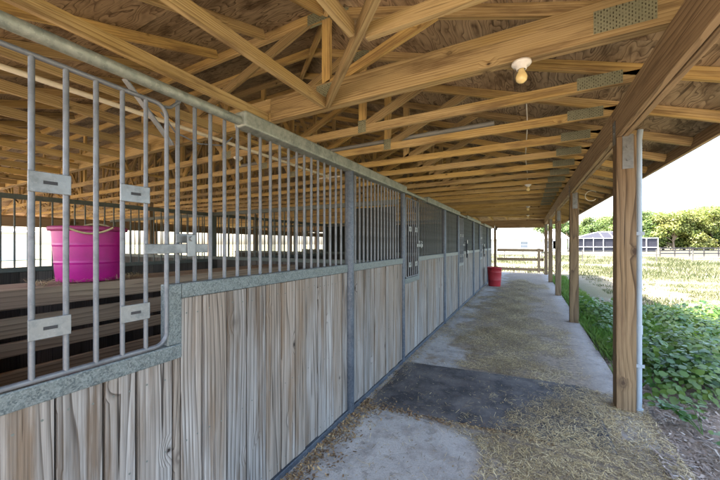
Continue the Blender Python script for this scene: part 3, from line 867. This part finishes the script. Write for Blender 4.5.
# ---- straw and chaff on the aisle (uncountable)
def straw_density(x, y):
    n = mnoise.fractal(Vector((x * 1.5, y * 1.15, 2.)), 1., 2.1, 4) * .75
    n2 = mnoise.noise(Vector((x * 5., y * 4., 8.))) * .3
    if y < 2.62: d = (x + .42 + (2.62 - y) * .12) * 2.6          # bare concrete in the left foreground
    elif y < 4.0: d = (x + .35 - .30 * (y - 2.6)) * 2.2
    else:
        c = -.22 + .1 * math.sin(y * .6); d = 1.0 - abs(x - c) * (1.0 if x < c else 1.25)
        if y > 13.6: d -= (y - 13.6) * .5
        if y > 4.3: d += .14
    if 2.46 < y < 2.70 and x > -1.25: d += .5
    if x > .66 and y > 3.1: d -= .9
    cl = mnoise.noise(Vector((x * 2.6, y * 2.2, 30.)))
    return d + n + n2 - .16 + .35 * cl + (.25 * mnoise.noise(Vector((x * 11, y * 9, 4.))))
pts = []; tries = 0
while len(pts) < 115000 and tries < 1500000:
    tries += 1
    y = 1.2 + 14.8 * random.random() ** 1.5; x = random.uniform(-1.38, .95)
    dd = straw_density(x, y)
    if y < 4.0 and random.random() < .2: continue
    if random.random() < max(.02, min(1., dd)): pts.append((x, y, 0.))
# litter along the foot of the wall
for i in range(2600):
    y = random.uniform(1.3, 12); 
    if y < 2.0 and random.random() < .5: continue
    pts.append((WALL + .02 + abs(random.gauss(0, .07 + (.06 if 2. < y < 2.75 else 0))), y, 0.))
c = np.array(pts); N = len(c)
onmat = (c[:, 1] > 2.66) & (c[:, 1] < 4.0) & (c[:, 0] > -1.33) & (c[:, 0] < .55)
c[:, 2] = .004 + rng.random(N) * .012 + np.where(onmat, .017, 0)
o = quads('straw_litter', strands(c, np.minimum(rng.gamma(1.9, .015, N) + .006, .17), rng.uniform(.0011, .0030, N) * (.8 + c[:, 1] * .11), rng.uniform(0, 6.28, N), rng.normal(0, .16, N)), np.clip(rng.normal(.5, .28, N) + .18 * np.sin(c[:, 0] * 7) * np.sin(c[:, 1] * 5), 0, 1), M['straw'])
tag(o, 'loose straw and chaff strewn over the aisle', 'straw', kind='stuff')
# chaff crumbs
pts = []
while len(pts) < 34000:
    y = 1.2 + 14 * random.random() ** 2; x = random.uniform(-1.38, .95)
    if random.random() < max(.02, min(1., straw_density(x, y) + .1)): pts.append((x, y, .003))
c = np.array(pts); N = len(c)
onmat = (c[:, 1] > 2.66) & (c[:, 1] < 4.0) & (c[:, 0] > -1.33) & (c[:, 0] < .55)
c[:, 2] += np.where(onmat, .019, 0)
o = quads('chaff', strands(c, rng.uniform(.004, .014, N), rng.uniform(.003, .009, N), rng.uniform(0, 6.28, N), rng.normal(0, .2, N)), np.clip(rng.normal(.22, .2, N), 0, 1), M['straw'])
tag(o, 'fine chaff and dirt crumbs on the aisle', 'chaff', kind='stuff')

# dead leaf litter against the foot of the wall and along the front of the mat
pts = []
for i in range(2600):
    if i % 5 < 2: pts.append((WALL + .03 + abs(random.gauss(0, .10)), random.uniform(1.5, 2.75), .003 + random.random() * .012))
    elif i % 5 < 4: pts.append((random.uniform(-1.38, .2), 2.60 + .11 * random.random() + random.gauss(0, .035) , .003 + random.random() * .012))
    else: pts.append((WALL + .03 + abs(random.gauss(0, .05)), random.uniform(2.5, 11), .003 + random.random() * .01))
c = np.array(pts); c[:, 1] += np.where(c[:, 0] > -1.3, (c[:, 0] + 1.33) * .115, 0)
N = len(c)
o = quads('leaf_litter', strands(c, rng.uniform(.008, .030, N), rng.uniform(.005, .014, N), rng.uniform(0, 6.28, N), rng.normal(0, .35, N)), rng.random(N), M['deadleaf'])
tag(o, 'brown dead leaf litter along the foot of the stall wall and mat', 'leaf litter', kind='stuff')

# ---- wood chips on the soil beside the slab
pts = []
for i in range(26000):
    y = .6 + 6.5 * random.random() ** 1.4; x = .80 + 2.6 * random.random() ** 1.2
    if x < .9 and y > 3.0: continue
    pts.append((x, y, -.045 + random.random() * .03 + (.055 if x < .9 else .0)))
c = np.array(pts); N = len(c)
o = quads('mulch', strands(c, rng.gamma(3, .009, N) + .006, rng.uniform(.005, .018, N), rng.uniform(0, 6.28, N), rng.normal(0, .35, N)), np.clip(rng.normal(.45, .25, N), 0, 1), M['chips'])
tag(o, 'wood chip mulch on the soil beside the slab', 'mulch', kind='stuff')

# ---- plants
def blades(pts, hmin, hmax, w):
    N = len(pts); c = np.array(pts)
    a = rng.uniform(0, 6.28, N); h = rng.uniform(hmin, hmax, N); b = rng.uniform(0, 6.28, N); l = rng.uniform(.1, .7, N) * h
    p = np.column_stack([np.cos(a), np.sin(a), 0 * a]) * w / 2
    q = np.column_stack([np.cos(b) * l, np.sin(b) * l, h]); m = np.column_stack([np.cos(b) * l * .35, np.sin(b) * l * .35, h * .6])
    return np.stack([c - p, c + p, c + m + p * .7, c + q], axis=1)
pts = []
def gz(x, y): return fz(x, y) - .005
while len(pts) < 24000:
    y = random.uniform(4.2, 17); x = random.uniform(.9, 3.6)
    d = .55 + .7 * mnoise.noise(Vector((x * .9, y * .6, 4))) - max(0, (y - 10) * .12) * (x > 1.5) - max(0, abs(x - 1.9) - .9) * .4
    if x > 1.5 and y > 9.5: d -= .7
    if y < 6.0: d -= max(0, (6. - y) * .9) * (x > 1.05)
    if y < 5.2: d -= .5
    if random.random() < d: pts.append((x, y, gz(x, y)))
o = quads('grass', blades(pts, .04, .19, .005), rng.random(len(pts)), M['grass'])
tag(o, 'green grass growing along the slab edge in the shade of the eave', 'grass', kind='stuff')
pts = []
while len(pts) < 120000:
    r = random.random(); y = 7 + 45 * r ** 1.5; x = random.uniform(2.2, 6 + y * .75)
    d = mnoise.noise(Vector((x * .16, y * .34, 11))) + .5 * mnoise.noise(Vector((x * .9, y * .9, 1)))
    if x < 4.2 and y < 12: d += .45
    if d > -.12 or random.random() < .1: pts.append((x, y, gz(x, y)))
V = blades(pts, .03, .10, .012)
o = quads('field_grass', V, rng.random(len(pts)), M['drygrass'])
tag(o, 'patchy sunlit grass on the pale sandy field', 'grass', kind='stuff')
pts = []
while len(pts) < 16000:
    y = random.uniform(18.8, 46); x = random.uniform(-14, 16)
    d = mnoise.noise(Vector((x * .3, y * .3, 21))) + (.5 if y < 20.5 else .1)
    if d > .1: pts.append((x, y, gz(x, y)))
o = quads('field_grass', blades(pts, .08, .3, .02), rng.random(len(pts)), M['drygrass'])
tag(o, 'sunlit grass beyond the gate at the far end of the aisle', 'grass', kind='stuff')

def leaf_cloud(P0, size, nrm):
    """5-sided pointed leaves facing nrm with random roll"""
    N = len(P0)
    n = nrm / np.linalg.norm(nrm, axis=1, keepdims=True)
    r = rng.normal(size=(N, 3)); u = np.cross(n, r); u /= np.linalg.norm(u, axis=1, keepdims=True); v = np.cross(n, u)
    s = size[:, None]
    pts = [-.5 * u, -.28 * u + .36 * v, .12 * u + .36 * v, .55 * u - .0 * v - .10 * n, .12 * u - .36 * v, -.28 * u - .36 * v]
    return np.stack([P0 + p * s for p in pts], axis=1)
# leafy undergrowth on the right: mounds of broad leaves on stems
LP = []; LN = []; LS = []
mounds = []
for i in range(115):
    y = random.uniform(4.3, 9.3) if i % 3 else random.uniform(4.3, 6.); x = random.uniform(1.15 + max(0, .12 - (y - 4.5) * .1), 3.7)
    mounds.append((x, y, random.uniform(.16, .30), random.uniform(.18, .50)))
for x, y, r, h in mounds:
    for q in range(int(60 + 150 * r)):
        a = random.uniform(0, 6.28); rr = r * math.sqrt(random.random()); hh = h * (1 - .55 * (rr / r) ** 2) * random.uniform(.45, 1.05)
        LP.append((x + rr * math.cos(a) * 1.3, y + rr * math.sin(a) * 1.3, hh - .05)); LN.append((math.cos(a) * rr / r * .8 + random.gauss(0, .3), math.sin(a) * rr / r * .8 + random.gauss(0, .3) - .25, 1.)); LS.append(random.choice((.035, .05, .06, .07, .085)) * random.uniform(.8, 1.15))
V = leaf_cloud(np.array(LP), np.array(LS), np.array(LN))
o = quads('undergrowth', V, rng.random(len(LP)), M['leaf'], 6)
tag(o, 'broad leaved green undergrowth beside the nearest post', 'undergrowth', kind='stuff')

def weed(x, y, lean, n, label):
    w = empty('weed', (x, y, -.05), label, 'weed', 'weeds on the mulch beside the slab')
    mb = MB(); P_, N_, S_ = [], [], []
    for k in range(n):
        a = lean + random.uniform(-.9, .9); L = random.uniform(.18, .42); pts = []
        for i in range(7):
            u = i / 6; pts.append((math.cos(a) * L * u, math.sin(a) * L * u, .02 + .14 * math.sin(u * 2.2)))
            if i > 1:
                for sgn in (-1, 1):
                    P_.append((pts[-1][0] - math.sin(a) * .035 * sgn, pts[-1][1] + math.cos(a) * .035 * sgn, pts[-1][2] + .005)); N_.append((random.gauss(0, .3), random.gauss(0, .3), 1)); S_.append(random.uniform(.04, .075))
        mb.tube(pts, .0025, 5)
    mb.build('stem', M['grass'], w)
    o = quads('leaves', leaf_cloud(np.array(P_), np.array(S_), np.array(N_)), rng.random(len(P_)), M['leaf'], 6); o.parent = w
weed(1.25, 3.55, 2.2, 7, 'small sprawling weed on the mulch below the pale blue pipe')
weed(1.32, 3.02, 1.2, 2, 'tiny green sprig alone on the mulch near the slab corner')
weed(1.75, 3.3, 1.0, 4, 'young green weed on the mulch toward the right edge')

# ---- trees across the field
def tree(x, y, h, r, seed, mat, label, grp):
    rs = random.Random(seed); q = np.random.default_rng(seed)
    t = empty('tree', (x, y, -.1), label, 'tree', grp)
    mb = MB(); top = h * .62
    mb.tube([(0, 0, 0), (rs.uniform(-.2, .2), rs.uniform(-.2, .2), h * .2), (rs.uniform(-.3, .3), rs.uniform(-.3, .3), top)], [h * .028, h * .02, h * .008], 8)
    cl = []
    for k in range(19):
        a = rs.uniform(0, 6.28); e = rs.uniform(-.25, 1.); rr = r * rs.uniform(.3, .85) * (1.05 - .5 * e); z = h * (.27 + .61 * e)
        c = Vector((rr * math.cos(a), rr * math.sin(a), z)); cl.append((c, r * rs.uniform(.26, .46)))
        mb.tube([(0, 0, min(top, z * .55)), c * .6 + Vector((0, 0, z * .3)), c], [h * .011, h * .008, h * .003], 6)
    mb.build('trunk', M['bark'], t)
    Pn = []; Nn = []
    for c, cr in cl:
        n = int(150 * (cr / 1.2) ** 2) + 80
        d = q.normal(size=(n, 3)); d /= np.linalg.norm(d, axis=1, keepdims=True)
        rad = cr * (q.random(n) ** .45)[:, None] * q.uniform(.75, 1.15, (n, 1))
        Pn.append(np.array(c) + d * rad * np.array([1.15, 1.15, .8])); Nn.append(d + np.array([0, -.2, .6]) + q.normal(0, .45, (n, 3)))
    Pn = np.concatenate(Pn); Nn = np.concatenate(Nn)
    o = quads('crown', leaf_cloud(Pn, q.uniform(.22, .44, len(Pn)), Nn), q.random(len(Pn)), mat, 6); o.parent = t
def at(px, Y, XX=None):
    d = (px - 360) / 313; return ((-.4730 + .8811 * d) / (.8811 + .4730 * d)) * Y
rs = random.Random(3)
def dep(px, D):                 # a point on the ground D metres deep along the view, in the column px of the photo
    d = (px - 360) / 313
    return (-.4730 + .8811 * d) * D, (.8811 + .4730 * d) * D
spots = [(546, 92, 8.2), (556, 96, 9), (567, 90, 9), (579, 96, 9.6), (591, 90, 10.5), (604, 94, 10), (617, 86, 11), (629, 84, 10.6), (641, 80, 11.), (652, 78, 10.2), (663, 82, 10.2), (674, 74, 9.6), (684, 80, 11), (693, 73, 10), (703, 76, 10.8), (713, 72, 10), (724, 75, 10.6), (736, 72, 10), (750, 72, 10), (634, 96, 12.5), (688, 94, 13), (710, 92, 13)]
for i, (px, D, h) in enumerate(spots):
    yel = i in (11, 13, 15)
    x, y = dep(px, D)
    tree(x, y, h * rs.uniform(.93, 1.06), h * rs.uniform(.42, .52), 40 + i, M['treeleaf2'] if yel else M['treeleaf'],
         'bushy yellow green tree in the row beyond the paddock fence' if yel else 'bushy bright green tree in the row beyond the field', 'yellow green trees beyond the fence' if yel else 'trees along the far side of the field')

# ---- paddock fences
def fence(a, b, n, h, rails, mat, label, pw=.1, rw=.05, rh=.1):
    f = empty('rail_fence', (a[0], a[1], 0), label, 'fence')
    inv = Matrix.Translation((-a[0], -a[1], 0)); A = Vector((*a, 0)); Bv = Vector((*b, 0))
    for i in range(n + 1):
        q = A.lerp(Bv, i / n); mb = MB(); mb.box((q.x - pw / 2, q.y - pw / 2, -.15), (q.x + pw / 2, q.y + pw / 2, h), 2); mb.build('post', M[mat], f).matrix_parent_inverse = inv
    for z in rails:
        mb = MB()
        off = Vector((0, -pw / 2 - rw / 2 - .001, 0))
        for i in range(n): mb.beam(A.lerp(Bv, i / n) + off + Vector((0, 0, z)), A.lerp(Bv, (i + 1) / n - .001) + off + Vector((0, 0, z)), rw, rh)
        mb.build('rail', M[mat], f).matrix_parent_inverse = inv
fence(dep(545, 27.5), dep(800, 28.5), 7, 1.02, (.95, .55), 'palerail', 'pale rail fence crossing the sunlit paddock', .075, .03, .05)
fence(dep(660, 39), dep(790, 40), 9, 1.1, (1.0, .68, .36), 'greyfence', 'grey board fence in front of the trees at the right', .12, .03, .15)
fence(dep(470, 29.5), dep(542, 27.5), 4, 1.02, (.95, .55), 'palerail', 'pale rail fence seen through the gate', .075, .03, .05)

# ---- houses
def house(x0, x1, y0, y1, hw, hr, label, wallm, roofm, wins):
    hs = empty('house', (x0, y0, 0), label, 'house'); inv = Matrix.Translation((-x0, -y0, 0))
    mb = MB(); mb.box((x0, y0, -.1), (x1, y1, hw), 0); mb.build('wall', M[wallm], hs).matrix_parent_inverse = inv
    e = .5; ym = (y0 + y1) / 2; mb = MB()
    ri = (y1 - y0) / 2
    vs = [(x0 - e, y0 - e, hw + .002), (x1 + e, y0 - e, hw + .002), (x1 + e, y1 + e, hw + .002), (x0 - e, y1 + e, hw + .002)]
    vs += [(x, y, z + .12) for x, y, z in vs] + [(x0 + ri * .5, ym, hw + hr), (x1 - ri * .5, ym, hw + hr)]
    mb.add(vs, [(3, 2, 1, 0), (0, 1, 5, 4), (1, 2, 6, 5), (2, 3, 7, 6), (3, 0, 4, 7), (4, 5, 9, 8), (5, 6, 9), (6, 7, 8, 9), (7, 4, 8)]); mb.build('roof', M[roofm], hs).matrix_parent_inverse = inv
    for wx, wz, ww, wh in wins:
        mb = MB(); f = .07
        mb.box((wx - f, y0 - .05, wz - f), (wx + ww + f, y0 - .003, wz), 0); mb.box((wx - f, y0 - .05, wz + wh), (wx + ww + f, y0 - .003, wz + wh + f), 0)
        mb.box((wx - f, y0 - .05, wz), (wx, y0 - .003, wz + wh), 2); mb.box((wx + ww, y0 - .05, wz), (wx + ww + f, y0 - .003, wz + wh), 2); mb.box((wx, y0 - .05, wz + wh / 2 - .03), (wx + ww, y0 - .003, wz + wh / 2 + .03), 0)
        w = mb.build('window', M['whitepaint'], hs); w.matrix_parent_inverse = inv
        mb = MB(); mb.box((wx, y0 - .02, wz), (wx + ww, y0 - .004, wz + wh), 0); mb.build('pane', M['glassdark'], w)
xw = at(520.5, 60); xw2 = at(528, 60)
house(at(466, 60), at(541, 60), 60, 71, 2.3, 2.4, 'low pale cream house beyond the gate with one small window', 'housewall', 'roofing', [(xw, .85, xw2 - xw, 1.05)])
house(at(544, 78), at(567, 78), 78, 89, 2.6, 2.3, 'grey roofed house with dark windows behind the posts', 'whitepaint', 'greyroof', [(at(547.5, 78), .6, 1.5, 1.5), (at(553, 78), .6, 1.5, 1.5)])
# screened pool cage
Y0, Y1 = 80., 90.
xa, xb = at(574, Y0), at(658, Y0)
cg = empty('screened_enclosure', (xa, Y0, 0), 'white framed screened pool enclosure beyond the paddock', 'enclosure'); inv = Matrix.Translation((-xa, -Y0, 0))
fr_ = MB(); n = 8; zt = 2.7; zr = 4.2
xm0, xm1 = xa + 5.0, xa + 8.
for i in range(n + 1):
    x = xa + (xb - xa) * i / n; fr_.box((x - .04, Y0 - .04, -.1), (x + .04, Y0 + .04, zt), 2)
for z in (.9, zt): fr_.box((xa, Y0 - .055, z - .05), (xb, Y0 + .055, z + .05), 0)
for x in (xa, xb): fr_.box((x - .05, Y0, zt - .05), (x + .05, Y1, zt + .05), 1); fr_.box((x - .055, Y1 - .055, -.1), (x + .055, Y1 + .055, zt), 2)
ridge = [(xa, zt), (xm0, zr), (xm1, zr), (xb - 4, zt)]
for yy in ((Y0 + Y1) / 2, Y1):
    for (x_, z_), (x2, z2) in zip(ridge, ridge[1:]): fr_.beam((x_, yy, z_), (x2, yy, z2), .09, .1)
YC = (Y0 + Y1) / 2
for i in range(n + 1):
    x = xa + (xb - xa) * i / n
    for (x_, z_), (x2, z2) in zip(ridge, ridge[1:]):
        if x_ <= x <= x2: fr_.beam((x, Y0, zt), (x, YC, z_ + (z2 - z_) * (x - x_) / (x2 - x_)), .07, .08); break
fr_.build('frame', M['whitepaint'], cg).matrix_parent_inverse = inv
sc = MB(); sc.box((xa + .1, Y0 + .08, 0), (xb - .1, Y0 + .10, zt - .06), 0); sc.box((xa + .08, Y0 + .12, 0), (xa + .10, Y1, zt - .06), 1); sc.box((xb - .10, Y0 + .12, 0), (xb - .08, Y1, zt - .06), 1)
for (x_, z_), (x2, z2) in zip(ridge, ridge[1:]):
    for ya_, yb_ in ((Y0, YC), (Y1, YC)):
        q4 = [(x_, ya_, zt), (x2, ya_, zt), (x2, yb_, z2), (x_, yb_, z_)]
        sc.add([(a, b, c - .06) for a, b, c in q4] + [(a, b, c - .08) for a, b, c in q4], [(0, 1, 2, 3), (7, 6, 5, 4), (0, 4, 5, 1), (1, 5, 6, 2), (2, 6, 7, 3), (3, 7, 4, 0)])
sc.build('screen', M['screen'], cg).matrix_parent_inverse = inv
# low shed / brush under the trees
# pale building and posts on the far (left) side of the barn, seen through the bars
house(-58, -44, -2, 12, 2.6, 1.6, 'pale house seen through the bars on the far side of the barn', 'housewall', 'roofing', [])
# ================================================================== CAMERA, LIGHT, WORLD
F, VX, HY = 313., 528., 244.
cam = bpy.data.cameras.new('camera'); co = bpy.data.objects.new('camera', cam); COL.objects.link(co)
cam.sensor_width = 36; cam.lens = F / 720 * 36; cam.shift_y = (HY - 240) / 720
cam.clip_start = .02; cam.clip_end = 3000
co.location = (0, 0, 1.52); co.rotation_euler = (R(90), 0, math.atan((VX - 360) / F))
S.camera = co
SUN = Vector((-1.40, -.55, 2.65)).normalized()     # towards the sun
el = math.asin(SUN.z); az = math.atan2(SUN.x, SUN.y)
sl = bpy.data.lights.new('sun', 'SUN'); so = bpy.data.objects.new('sun', sl); COL.objects.link(so)
sl.energy = 3.6; sl.angle = R(.55); sl.color = (1, .94, .83)
so.rotation_euler = SUN.to_track_quat('Z', 'Y').to_euler(); so.location = (-20, -10, 40)
w = bpy.data.worlds.new('World'); S.world = w; w.use_nodes = True
nt = w.node_tree; bg = nt.nodes['Background']
sk = nt.nodes.new('ShaderNodeTexSky'); sk.sky_type = 'NISHITA'; sk.sun_disc = False
sk.sun_elevation = el; sk.sun_rotation = az; sk.air_density = 1.; sk.dust_density = 4.; sk.ozone_density = 1.
nt.links.new(sk.outputs[0], bg.inputs[0]); bg.inputs[1].default_value = .14
S.view_settings.view_transform = 'Standard'; S.view_settings.look = 'None'; S.view_settings.gamma = 1; S.view_settings.exposure = 3.6
S.view_settings.use_curve_mapping = False
S.render.engine = 'CYCLES'
S.cycles.max_bounces = 14; S.cycles.diffuse_bounces = 5; S.cycles.use_denoising = True
S.cycles.sample_clamp_indirect = 12
